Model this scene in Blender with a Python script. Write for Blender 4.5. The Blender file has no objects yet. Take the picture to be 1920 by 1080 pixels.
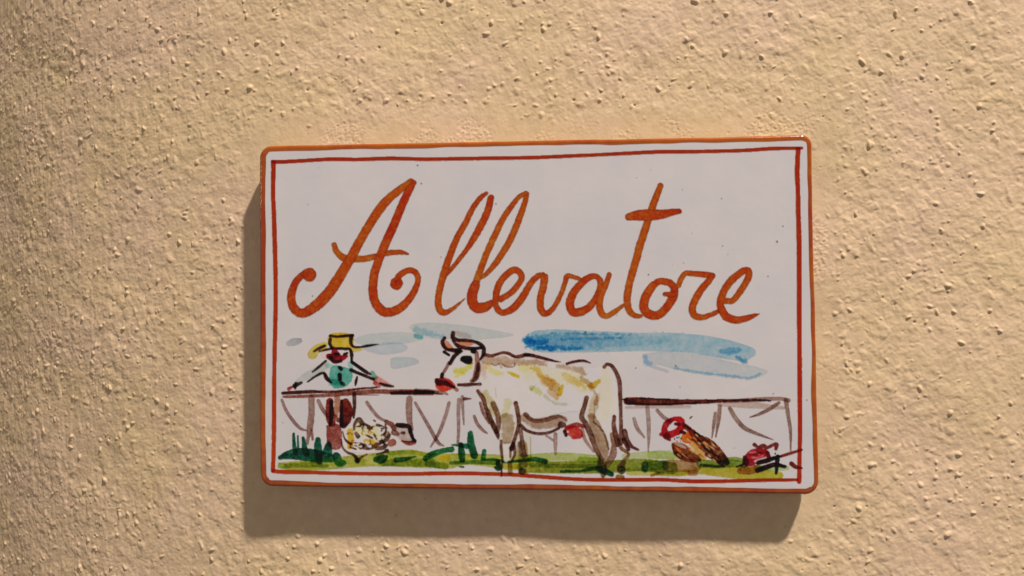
import bpy, math
import numpy as np

# ------------------------------------------------------------------ camera, world, lamps, exposure
scene = bpy.context.scene
FOCAL_PX = 1400.0                       # focal length in pixels of the 1920 px wide frame
CAM_LOC = (0.01510, -0.26820, 0.00195)
CAM_ROT = (1.59920, 0.00448, 0.07940)
cam_data = bpy.data.cameras.new('camera')
cam_data.sensor_width = 36.0
cam_data.lens = 36.0 * FOCAL_PX / 1920.0
cam_data.clip_start = 0.005
cam_data.clip_end = 50.0
cam = bpy.data.objects.new('camera', cam_data)
scene.collection.objects.link(cam)
cam.location = CAM_LOC
cam.rotation_euler = CAM_ROT
scene.camera = cam

world = bpy.data.worlds.new('World')
scene.world = world
world.use_nodes = True
wbg = world.node_tree.nodes['Background']
wbg.inputs['Color'].default_value = (1.0, 0.97, 0.98, 1)
wbg.inputs['Strength'].default_value = 0.238

THICK = 0.0086                          # tile front to wall
LIGHT_DIR = np.array([0.45, -0.42, 1.02])
LIGHT_DIR = LIGHT_DIR / np.linalg.norm(LIGHT_DIR)
LAMP_DIST = 3.6
ld = bpy.data.lights.new('wall_lamp', 'POINT')
ld.energy = 960.0
ld.shadow_soft_size = 0.085
ld.color = (1.0, 0.95, 0.91)
lamp = bpy.data.objects.new('wall_lamp', ld)
lamp.location = tuple(LIGHT_DIR * LAMP_DIST)
scene.collection.objects.link(lamp)

ld2 = bpy.data.lights.new('side_lamp', 'POINT')
ld2.energy = 26.0
ld2.shadow_soft_size = 0.018
ld2.color = (1.0, 0.74, 0.48)
lamp2 = bpy.data.objects.new('side_lamp', ld2)
lamp2.location = (-3.02, -1.87, 0.56)
scene.collection.objects.link(lamp2)

scene.view_settings.view_transform = 'Standard'
scene.view_settings.look = 'None'
scene.view_settings.exposure = 0.0
scene.view_settings.gamma = 1.0
scene.cycles.max_bounces = 6

rng = np.random.default_rng(11)

# ------------------------------------------------------------------ helpers
def noise2(x, y, seed):
    """smooth value noise in [-1, 1] on a unit lattice"""
    xi = np.floor(x).astype(np.int64); yi = np.floor(y).astype(np.int64)
    fx = x - xi; fy = y - yi
    fx = fx * fx * fx * (fx * (fx * 6 - 15) + 10); fy = fy * fy * fy * (fy * (fy * 6 - 15) + 10)
    table = np.random.default_rng(seed).random(65536) * 2 - 1
    def h(a, b):
        return table[(a * 7919 + b * 104729 + (a * b) * 31) & 65535]
    return ((h(xi, yi) * (1 - fx) + h(xi + 1, yi) * fx) * (1 - fy)
            + (h(xi, yi + 1) * (1 - fx) + h(xi + 1, yi + 1) * fx) * fy)

def fbm(x, y, seed, octv=3, gain=0.5):
    s = 0; a = 1.0; t = 0
    for k in range(octv):
        c, q = math.cos(0.6 + 1.1 * k), math.sin(0.6 + 1.1 * k); m = 1.93 ** k
        s = s + a * noise2((x * c - y * q) * m + 17.3 * k, (x * q + y * c) * m + 5.1 * k, seed + k); t += a; a *= gain
    return s / t

def smooth(a, b, x):
    t = np.clip((x - a) / (b - a), 0, 1)
    return t * t * (3 - 2 * t)

def lin(c):
    c = np.asarray(c, float) / 255.0
    return np.where(c <= 0.04045, c / 12.92, ((c + 0.055) / 1.055) ** 2.4)

def mesh_obj(name, verts, faces, mat, parent=None, colors=None, smooth_shade=True):
    """verts (n,3), faces (m,4) or (m,3) arrays -> one mesh object"""
    me = bpy.data.meshes.new(name)
    verts = np.ascontiguousarray(verts, np.float32); faces = np.ascontiguousarray(faces, np.int32)
    m, k = faces.shape
    me.vertices.add(len(verts)); me.vertices.foreach_set('co', verts.ravel())
    me.loops.add(m * k); me.loops.foreach_set('vertex_index', faces.ravel())
    me.polygons.add(m)
    me.polygons.foreach_set('loop_start', np.arange(0, m * k, k, dtype=np.int32))
    me.polygons.foreach_set('use_smooth', np.full(m, smooth_shade))
    me.update(calc_edges=True)
    if colors is not None:
        at = me.color_attributes.new('paint', 'FLOAT_COLOR', 'POINT')
        rgba = np.ones((len(verts), 4), np.float32); rgba[:, :3] = colors
        at.data.foreach_set('color', rgba.ravel())
    me.materials.append(mat)
    o = bpy.data.objects.new(name, me)
    scene.collection.objects.link(o)
    if parent is not None:
        o.parent = parent
    return o

# ------------------------------------------------------------------ materials
def new_mat(name):
    m = bpy.data.materials.new(name); m.use_nodes = True
    nt = m.node_tree
    return m, nt, nt.nodes['Principled BSDF']

def plaster_material():
    m, nt, b = new_mat('painted_rough_plaster')
    N = nt.nodes.new; L = nt.links.new
    tc = N('ShaderNodeTexCoord')
    n1 = N('ShaderNodeTexNoise'); n1.inputs['Scale'].default_value = 24; n1.inputs['Detail'].default_value = 5
    L(tc.outputs['Object'], n1.inputs['Vector'])
    r1 = N('ShaderNodeValToRGB')
    r1.color_ramp.elements[0].position = 0.38; r1.color_ramp.elements[1].position = 0.64
    r1.color_ramp.elements[0].color = (0.645, 0.462, 0.258, 1)
    r1.color_ramp.elements[1].color = (0.665, 0.464, 0.296, 1)
    L(n1.outputs['Fac'], r1.inputs['Fac'])
    n2 = N('ShaderNodeTexNoise'); n2.inputs['Scale'].default_value = 260; n2.inputs['Detail'].default_value = 4
    L(tc.outputs['Object'], n2.inputs['Vector'])
    r2 = N('ShaderNodeValToRGB')
    r2.color_ramp.elements[0].position = 0.25; r2.color_ramp.elements[1].position = 0.75
    r2.color_ramp.elements[0].color = (0.90, 0.89, 0.88, 1); r2.color_ramp.elements[1].color = (1.05, 1.05, 1.05, 1)
    L(n2.outputs['Fac'], r2.inputs['Fac'])
    mx = N('ShaderNodeMix'); mx.data_type = 'RGBA'; mx.blend_type = 'MULTIPLY'; mx.inputs['Factor'].default_value = 1
    L(r1.outputs['Color'], mx.inputs['A']); L(r2.outputs['Color'], mx.inputs['B'])
    L(mx.outputs['Result'], b.inputs['Base Color'])
    b.inputs['Roughness'].default_value = 0.78
    b.inputs['Specular IOR Level'].default_value = 0.25
    n3 = N('ShaderNodeTexNoise'); n3.inputs['Scale'].default_value = 900; n3.inputs['Detail'].default_value = 3
    L(tc.outputs['Object'], n3.inputs['Vector'])
    bp = N('ShaderNodeBump'); bp.inputs['Strength'].default_value = 0.35; bp.inputs['Distance'].default_value = 0.00025
    L(n3.outputs['Fac'], bp.inputs['Height']); L(bp.outputs['Normal'], b.inputs['Normal'])
    return m

def glaze_material():
    m, nt, b = new_mat('hand_painted_glaze')
    N = nt.nodes.new; L = nt.links.new
    at = N('ShaderNodeAttribute'); at.attribute_name = 'paint'
    g = N('ShaderNodeNewGeometry')
    n1 = N('ShaderNodeTexNoise'); n1.inputs['Scale'].default_value = 55; n1.inputs['Detail'].default_value = 4
    L(g.outputs['Position'], n1.inputs['Vector'])
    r1 = N('ShaderNodeValToRGB')
    r1.color_ramp.elements[0].position = 0.3; r1.color_ramp.elements[1].position = 0.72
    r1.color_ramp.elements[0].color = (0.95, 0.955, 0.975, 1); r1.color_ramp.elements[1].color = (1.03, 1.02, 1.0, 1)
    L(n1.outputs['Fac'], r1.inputs['Fac'])
    mx = N('ShaderNodeMix'); mx.data_type = 'RGBA'; mx.blend_type = 'MULTIPLY'; mx.inputs['Factor'].default_value = 1
    L(at.outputs['Color'], mx.inputs['A']); L(r1.outputs['Color'], mx.inputs['B'])
    L(mx.outputs['Result'], b.inputs['Base Color'])
    b.inputs['Roughness'].default_value = 0.10
    b.inputs['IOR'].default_value = 1.5
    b.inputs['Specular IOR Level'].default_value = 0.28
    n2 = N('ShaderNodeTexNoise'); n2.inputs['Scale'].default_value = 150; n2.inputs['Detail'].default_value = 2
    L(g.outputs['Position'], n2.inputs['Vector'])
    bp = N('ShaderNodeBump'); bp.inputs['Strength'].default_value = 0.25; bp.inputs['Distance'].default_value = 0.0002
    L(n2.outputs['Fac'], bp.inputs['Height']); L(bp.outputs['Normal'], b.inputs['Normal'])
    return m

PLASTER = plaster_material()
GLAZE = glaze_material()
RIM = glaze_material(); RIM.name = 'rim_glaze'
for nd in RIM.node_tree.nodes:
    if nd.type == 'BUMP': nd.inputs['Strength'].default_value = 0.45
    if nd.type == 'BSDF_PRINCIPLED': nd.inputs['Specular IOR Level'].default_value = 0.6; nd.inputs['Roughness'].default_value = 0.15
    if nd.type == 'TEX_NOISE' and nd.inputs['Scale'].default_value == 150: nd.inputs['Scale'].default_value = 330

# ------------------------------------------------------------------ the wall: rough plaster as real relief (millimetres, then metres)
def build_wall():
    step = 0.315
    def axis(a, b, lo, hi):
        fine = np.arange(a, b + step / 2, step)
        def grow(start, end, sgn):
            out = []; s = step; p = start
            while (p - end) * sgn < 0:
                s = min(s * 1.10, 25.0); p += s * sgn; out.append(p)
            return np.array(out)
        return np.concatenate([grow(a, lo, -1)[::-1], fine, grow(b, hi, 1)])
    xs = axis(-244, 206, -1700, 1700)
    zs = axis(-112, 132, -1200, 1200)
    X, Z = np.meshgrid(xs, zs)
    # distance outside the tile, used for the trowelled-smooth patch around it
    dx = np.maximum(np.abs(X) - 100, 0); dz = np.maximum(np.abs(Z) - 63, 0)
    below = (Z < -63)
    dist = np.hypot(dx, np.where(below, dz * 0.52, dz * 0.75))
    dist = dist + 2.2 * fbm(X / 9, Z / 9, 5, 3)
    rough = 0.10 + 0.90 * smooth(2.0, 14.0, dist)
    far = smooth(150, 300, np.abs(X)) + smooth(120, 220, np.abs(Z))
    wx = X + 0.9 * fbm(X / 3.1, Z / 3.1, 21, 2); wz = Z + 0.9 * fbm(X / 3.1, Z / 3.1, 25, 2)
    leftness = smooth(-125, -185, X)
    h = 0.55 * fbm(X / 34, Z / 34, 1, 2)
    h += rough * 0.20 * fbm(X / 9.0, Z / 9.0, 31, 2)
    h += rough * 0.21 * (1 + 0.4 * fbm(X / 28, Z / 28, 63, 2)) * fbm(wx / 2.7, wz / 2.7, 33, 3, 0.6)
    h += rough * 0.10 * np.abs(fbm(wx / 2.0, wz / 2.0, 37, 2))
    h += rough * 0.10 * leftness * (noise2(wx / 2.3, wz / 6.0, 41) + 0.5 * noise2(wx / 1.2 + 7, wz / 3.5, 42))          # brush drag running downwards
    h += (0.25 + 0.75 * rough) * 0.035 * fbm(X / 0.9, Z / 0.9, 45, 2)
    # gritty leftovers of mortar beside the tile edge
    grit = smooth(5.5, 2.0, np.abs(dist - 4.0)) * smooth(-0.1, 0.5, fbm(X / 13 + 3, Z / 13, 51, 2)) * (Z > -64)
    h += grit * 0.20 * fbm(X / 0.75, Z / 0.75, 53, 2)
    # grains of sand standing proud, clustered
    G = np.zeros_like(h)
    def scatter(n, rmin, rmax, hk0, hk1, seed, sharp):
        r = np.random.default_rng(seed)
        gx = r.uniform(-275, 240, n); gz = r.uniform(-150, 170, n)
        keep = 1.1 * fbm(gx / 22, gz / 22, 61, 3) + r.uniform(-0.75, 0.75, n) > -0.20
        for x, z in zip(gx[keep], gz[keep]):
            if abs(x) < 97 and abs(z) < 60: continue
            R = rmin * (rmax / rmin) ** (r.random() ** 1.6)
            H = R * r.uniform(hk0, hk1)
            el = r.uniform(0.7, 1.35); an = r.uniform(0, math.pi)
            i0, i1 = np.searchsorted(xs, [x - 1.5 * R, x + 1.5 * R]); j0, j1 = np.searchsorted(zs, [z - 1.5 * R, z + 1.5 * R])
            if i1 - i0 < 2 or j1 - j0 < 2: continue
            ux = wx[j0:j1, i0:i1] - x; uz = wz[j0:j1, i0:i1] - z
            c, s = math.cos(an), math.sin(an)
            q = ((ux * c + uz * s) / (R * el)) ** 2 + ((uz * c - ux * s) / (R / el)) ** 2
            b = H * np.clip(1 - q, 0, 1) ** sharp
            G[j0:j1, i0:i1] = np.maximum(G[j0:j1, i0:i1], b)
    scatter(7000, 0.8, 1.9, 0.08, 0.20, 71, 1.5)
    scatter(6600, 0.5, 1.2, 0.28, 0.62, 73, 1.12)
    h += G * rough
    # pin holes
    r = np.random.default_rng(81)
    for k in range(260):
        x = r.uniform(-230, 215); z = r.uniform(-118, 138); R = 0.32 + 0.35 * r.random() ** 3
        if abs(x) < 97 and abs(z) < 60: continue
        i0, i1 = np.searchsorted(xs, [x - R, x + R]); j0, j1 = np.searchsorted(zs, [z - R, z + R])
        if i1 - i0 < 2 or j1 - j0 < 2: continue
        q = ((X[j0:j1, i0:i1] - x) ** 2 + (Z[j0:j1, i0:i1] - z) ** 2) / R ** 2
        h[j0:j1, i0:i1] -= 0.8 * R * np.clip(1 - q, 0, 1)
    # under the tile the plaster is pressed flat
    under = smooth(99.5, 96.0, np.abs(X)) * smooth(62.5, 59.0, np.abs(Z))
    h = h * (1 - under) + np.minimum(h * 0.4, 0.15) * under
    # the wall bends gently away on the left side
    t = np.maximum(-(X + 78), 0)
    slope = 0.0029
    tc = 150.0
    bend = np.where(t < tc, 0.5 * slope * t * t, 0.5 * slope * tc * tc + slope * tc * (t - tc))
    t3 = np.clip(-(X + 150), 0, 110)
    bend = bend + 0.0000035 * t3 ** 3
    t2 = np.maximum(X - 120, 0)
    bend = bend + np.where(t2 < 120, 0.5 * 0.0006 * t2 * t2, 0.5 * 0.0006 * 14400 + 0.072 * (t2 - 120))
    Y = THICK * 1000 - h + bend
    V = np.stack([X, Y, Z], -1).reshape(-1, 3) / 1000.0
    nz, nx = X.shape
    idx = np.arange(nz * nx).reshape(nz, nx)
    hid = (np.abs(X) < 96) & (np.abs(Z) < 59)                    # pressed behind the tile: coarse there
    keepq = ~(hid[:-1, :-1] & hid[1:, 1:] & hid[:-1, 1:] & hid[1:, :-1])
    F = np.stack([idx[:-1, :-1], idx[:-1, 1:], idx[1:, 1:], idx[1:, :-1]], -1)[keepq]
    used = np.unique(F)
    remap = np.full(nz * nx, -1); remap[used] = np.arange(len(used))
    V = V[used]; F = remap[F]
    n = len(V)
    back = np.array([[-98, 0, -61], [98, 0, -61], [98, 0, 61], [-98, 0, 61]], float) / 1000.0
    back[:, 1] = THICK + 0.0004
    V = np.concatenate([V, back]); F = np.concatenate([F, [[n, n + 1, n + 2, n + 3]]])
    o = mesh_obj('wall', V, F, PLASTER)
    o['kind'] = 'structure'
    o['label'] = 'tan rough-cast plaster wall with sandy grains and a smoother patch around the tile'
    o['category'] = 'wall'
    return o
build_wall()

# ------------------------------------------------------------------ from the drawing sheet (photo pixels) to the tile's front face
def euler_matrix(r):
    rx, ry, rz = r
    Rx = np.array([[1, 0, 0], [0, math.cos(rx), -math.sin(rx)], [0, math.sin(rx), math.cos(rx)]])
    Ry = np.array([[math.cos(ry), 0, math.sin(ry)], [0, 1, 0], [-math.sin(ry), 0, math.cos(ry)]])
    Rz = np.array([[math.cos(rz), -math.sin(rz), 0], [math.sin(rz), math.cos(rz), 0], [0, 0, 1]])
    return Rz @ Ry @ Rx
# fixed survey of the drawing: where a pixel of the photograph lies on the tile face, in metres
SURVEY_LOC = np.array((0.01510, -0.26820, 0.00195)); SURVEY_ROT = euler_matrix((1.59920, 0.00448, 0.07940))
def on_tile(px, py):
    px = np.asarray(px, float); py = np.asarray(py, float)
    d = np.stack([(px - 960) / 1400.0, -(py - 540) / 1400.0, -np.ones_like(px)], -1) @ SURVEY_ROT.T
    s = -SURVEY_LOC[1] / d[..., 1]
    p = SURVEY_LOC + d * s[..., None]
    return p[..., 0], p[..., 2]

# ------------------------------------------------------------------ the drawing: brush strokes on a sheet
OX, OY, SW, SH = 480, 244, 1064, 694
PAINT_K = 1.16                                             # seen colour -> pigment albedo
WHITE = lin((188, 180, 178))
gy, gx = np.mgrid[0:SH, 0:SW].astype(float)
gx += OX; gy += OY
canvas = np.ones((SH, SW, 3)) * WHITE
idmap = np.full((SH, SW), -1, int)
texw = np.ones((SH, SW))
grainA = fbm(gx / 3.2, gy / 3.2, 201, 3)
grainB = fbm(gx / 14, gy / 14, 211, 3)
edgeN = fbm(gx / 5.0, gy / 5.0, 221, 2)
streak = 0.65 * noise2(gx / 22, gy / 2.4, 231) + 0.35 * noise2(gx / 9, gy / 1.5, 232)
items = []
cur = {'item': 0, 'z': (0, 0, 1.0)}

def item(name, parent=None, label=None):
    items.append((name, parent, label)); cur['item'] = len(items) - 1
    return cur['item']
def use(i): cur['item'] = i
def zoom(x, y, s): cur['z'] = (x, y, s)

def spline(p):
    p = np.asarray(p, float)
    if len(p) == 1: return p
    q = np.vstack([2 * p[0] - p[1], p, 2 * p[-1] - p[-2]])
    out = []
    for i in range(1, len(q) - 2):
        n = max(2, int(np.hypot(*(q[i + 1, :2] - q[i, :2])) / 0.6))
        t = np.linspace(0, 1, n, endpoint=False)[:, None]
        a, b, c, d = q[i - 1], q[i], q[i + 1], q[i + 2]
        out.append(0.5 * (2 * b + (c - a) * t + (2 * a - 5 * b + 4 * c - d) * t * t + (3 * b - a - 3 * c + d) * t ** 3))
    out.append(q[-2][None])
    return np.vstack(out)

def lay(f, y0, y1, x0, x1, tt, col, col2, op, soft, wet, grain, over, edgec):
    """put a field f (pixels inside the outline) on the sheet"""
    sl = (slice(y0, y1), slice(x0, x1))
    thick = float(np.clip((f.max() - 2.0) / 5.0, 0.12, 1.0))
    f = f + (0.7 * thick * edgeN[sl] if soft <= 1.5 else soft * (0.75 * edgeN[sl] + 0.7 * grainB[sl] + 0.35 * grainA[sl]))
    cov = np.clip(f / max(1.0, soft) + 0.5, 0, 1)
    edge = np.exp(-np.clip(f, 0, None) / 1.6)
    a = op * cov * (1 + grain * (0.55 * grainA[sl] + 0.45 * grainB[sl] + 0.35 * streak[sl]))
    a = np.clip(a * (1 - wet * 0.5 + wet * 1.1 * edge), 0, 1) if wet else np.clip(a, 0, 1)
    tint = cur.get('tint', 1.0)
    c1 = lin(col) * tint
    c = np.ones(f.shape + (3,)) * c1
    if col2 is not None:
        m = np.clip(0.5 + 0.9 * grainB[sl] + 0.35 * streak[sl] if tt is None else tt + 0.25 * grainB[sl], 0, 1)[..., None]
        c = c1 * (1 - m) + lin(col2) * tint * m
    if edgec:
        c = c * (1 - edgec * edge)[..., None]
    a = a[..., None]
    cv = canvas[sl]
    canvas[sl] = cv * (1 - a) + c * a if over else cv * np.clip(c / WHITE, 0.006, 1.3) ** a      # thin pigment absorbs, layer on layer
    m = idmap[sl]
    m[(a[..., 0] > 0.05)] = cur['item']
    texw[sl][a[..., 0] > 0.05] = cur.get('texw', 1.0)

def st(pts, col, op=0.85, col2=None, soft=1.0, wet=0.0, grain=0.25, over=False, edgec=0.0, k=1.16):
    ox, oy, s = cur['z']
    p = np.array([(q if len(q) == 3 else (q[0], q[1], pts[0][2])) for q in pts], float)
    p[:, 0] = p[:, 0] / s + ox; p[:, 1] = p[:, 1] / s + oy; p[:, 2] = np.maximum(p[:, 2] / s * 0.5 * k * cur.get('k', 1.0), 0.5)
    c = spline(p)
    rmax = c[:, 2].max() + 4
    x0 = max(int(c[:, 0].min() - rmax) - OX, 0); x1 = min(int(c[:, 0].max() + rmax) - OX + 2, SW)
    y0 = max(int(c[:, 1].min() - rmax) - OY, 0); y1 = min(int(c[:, 1].max() + rmax) - OY + 2, SH)
    if x1 <= x0 or y1 <= y0: return
    f = np.full((y1 - y0, x1 - x0), -9.0); tt = np.zeros_like(f)
    for i, (x, y, r) in enumerate(c):
        a0 = max(int(x - r - 4) - OX - x0, 0); a1 = min(int(x + r + 4) - OX - x0 + 2, x1 - x0)
        b0 = max(int(y - r - 4) - OY - y0, 0); b1 = min(int(y + r + 4) - OY - y0 + 2, y1 - y0)
        if a1 <= a0 or b1 <= b0: continue
        d = r - np.hypot(gx[y0 + b0:y0 + b1, x0 + a0:x0 + a1] - x, gy[y0 + b0:y0 + b1, x0 + a0:x0 + a1] - y)
        w = f[b0:b1, a0:a1]; hit = d > w
        w[hit] = d[hit]; tt[b0:b1, a0:a1][hit] = i / max(1, len(c) - 1)
    lay(f, y0, y1, x0, x1, tt, col, col2, op, soft, wet, grain, over, edgec)

def fill(pts, col, op=0.7, col2=None, soft=1.5, wet=0.0, grain=0.3, over=False, edgec=0.0):
    ox, oy, s = cur['z']
    p = np.array([(q[0] / s + ox, q[1] / s + oy, 1) for q in pts])
    p = spline(np.vstack([p, p[:1]]))[:, :2]
    x0 = max(int(p[:, 0].min()) - 5 - OX, 0); x1 = min(int(p[:, 0].max()) + 6 - OX, SW)
    y0 = max(int(p[:, 1].min()) - 5 - OY, 0); y1 = min(int(p[:, 1].max()) + 6 - OY, SH)
    X = gx[y0:y1, x0:x1]; Y = gy[y0:y1, x0:x1]
    ins = np.zeros(X.shape, bool); dd = np.full(X.shape, 1e9)
    for i in range(len(p) - 1):
        (ax, ay), (bx, by) = p[i], p[i + 1]
        if ay != by:
            ins ^= ((ay > Y) != (by > Y)) & (X < (bx - ax) * (Y - ay) / (by - ay) + ax)
        if i % 3 == 0:
            dd = np.minimum(dd, (X - ax) ** 2 + (Y - ay) ** 2)
    d = np.sqrt(dd)
    lay(np.where(ins, d, -d), y0, y1, x0, x1, None, col, col2, op, soft, wet, grain, over, edgec)

# ---- palette (as seen)
BR = (128, 96, 84); BRD = (84, 44, 34); BRL = (152, 122, 112); INK = (36, 18, 16); RAIL = (104, 44, 32)

# ---- meadow
def draw_meadow():
    item('painted_meadow')
    zoom(0, 0, 1)
    fill([(522, 868), (570, 863), (620, 858), (680, 852), (730, 846), (775, 843), (800, 850), (860, 850), (930, 852), (990, 853), (1000, 868),
          (960, 880), (900, 873), (870, 872), (840, 879), (800, 877), (740, 875), (680, 875), (620, 880), (570, 882), (524, 878)],
         (168, 164, 62), 0.85, (136, 146, 44), wet=0.2)
    st([(985, 859, 12), (1050, 856, 13), (1120, 859, 11)], (150, 160, 80), 0.8, wet=0.2)
    st([(1170, 856, 8), (1200, 854, 12), (1260, 853, 14), (1310, 858, 10)], (158, 164, 104), 0.65, wet=0.2)
    st([(980, 876, 18), (1060, 876, 20), (1130, 876, 20), (1200, 872, 20), (1260, 878, 20)], (134, 136, 36), 0.9, (112, 122, 36))
    st([(1180, 884, 12), (1240, 886, 10)], (164, 160, 70), 0.7)
    zoom(1220, 730, 5.4)
    st([(0, 665, 60), (100, 660, 70), (220, 680, 60)], (158, 166, 112), 0.6, wet=0.2)
    st([(0, 770, 80), (130, 770, 90)], (112, 130, 46), 0.8)
    st([(500, 750, 70), (700, 760, 70), (860, 750, 60), (960, 770, 40)], (110, 128, 44), 0.85)
    st([(760, 715, 40), (860, 705, 40), (950, 720, 30)], (124, 142, 60), 0.8)
    st([(60, 850, 40), (300, 850, 50), (500, 820, 70), (800, 835, 110), (1000, 850, 100), (1200, 865, 80), (1310, 870, 60)], (152, 140, 36), 0.85, (170, 160, 52))
    st([(1080, 800, 60), (1380, 795, 40)], (150, 165, 100), 0.7)
    st([(510, 765, 22), (650, 778, 24), (740, 780, 18)], (52, 66, 26), 0.8)
    # darker sweeps
    zoom(510, 720, 5.4)
    st([(140, 830, 40), (400, 815, 50), (560, 830, 30)], (112, 120, 26), 0.6)
    st([(1130, 800, 60), (1400, 800, 60), (1620, 800, 70)], (112, 124, 24), 0.65)
    st([(1190, 700, 40), (1400, 690, 40), (1600, 720, 40)], (140, 150, 50), 0.6)
    zoom(780, 720, 5.4)
    st([(120, 810, 50), (300, 830, 60)], (104, 118, 24), 0.6)
    st([(350, 800, 30), (600, 790, 36), (820, 800, 40)], (74, 106, 36), 0.7)
    st([(260, 755, 50), (320, 750, 50)], (196, 166, 30), 0.85)
    st([(960, 840, 60), (1040, 840, 50)], (180, 155, 40), 0.7)
    zoom(960, 720, 5.4)
    st([(200, 820, 40), (500, 830, 40), (800, 830, 40), (900, 840, 40)], (96, 108, 26), 0.55)
    st([(700, 770, 60), (880, 770, 40)], (128, 142, 50), 0.6)
    # dark tufts
    D = (18, 74, 54); D2 = (24, 92, 72)
    zoom(510, 720, 5.4)
    tuft = item('painted_grass_tuft')
    st([(80, 745, 36), (180, 715, 80), (300, 710, 110), (450, 730, 110), (560, 745, 80), (600, 755, 70)], D, 0.95, D2, grain=0.15)
    for b in ([(220, 505, 24), (225, 620, 34), (240, 700, 44)], [(262, 525, 14), (265, 650, 22)], [(315, 545, 28), (330, 640, 46), (350, 700, 60)],
              [(465, 565, 48), (465, 650, 70), (480, 780, 60)], [(572, 620, 60), (560, 700, 90)]):
        st(b, D, 0.9, D2, grain=0.15)
    item('painted_grass_tuft'); st([(650, 730, 70), (680, 790, 80), (730, 800, 44)], D, 0.9, (40, 110, 80))
    item('painted_grass_tuft'); st([(1050, 765, 50), (1110, 760, 80), (1160, 735, 30)], (28, 78, 36), 0.95)
    item('painted_grass_tuft'); st([(1260, 770, 50), (1340, 762, 40), (1460, 732, 8)], (22, 80, 36), 0.9)
    zoom(780, 720, 5.4)
    item('painted_grass_tuft')
    st([(95, 755, 50), (160, 715, 60), (270, 675, 46), (365, 662, 50)], (22, 84, 44), 0.9, (40, 105, 60))
    item('painted_grass_tuft')
    st([(360, 615, 10), (450, 620, 34), (520, 630, 50)], (30, 96, 66), 0.85)
    st([(455, 615, 44), (460, 700, 60), (470, 770, 50)], (18, 78, 44), 0.9)
    st([(550, 500, 48), (555, 600, 66), (590, 720, 66)], (26, 92, 56), 0.9, (20, 76, 44))
    st([(692, 680, 40), (680, 750, 44)], (28, 92, 58), 0.8)
    st([(660, 770, 10), (760, 765, 22), (850, 775, 24), (920, 790, 20), (1100, 772, 30), (1200, 762, 42), (1310, 785, 46)], (20, 70, 30), 0.9)
    st([(830, 795, 40), (835, 850, 50), (800, 845, 20)], (16, 60, 40), 0.9)
    st([(480, 840, 18), (440, 838, 10)], (24, 60, 34), 0.8)
    zoom(960, 720, 5.4)
    item('painted_grass_tuft')
    st([(500, 885, 28), (700, 880, 26), (830, 855, 40), (930, 880, 56), (1010, 915, 44)], (40, 84, 40), 0.75, (16, 62, 46))
    item('painted_grass_tuft'); st([(1345, 820, 66), (1345, 865, 56)], (40, 74, 28), 0.8)

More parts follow.
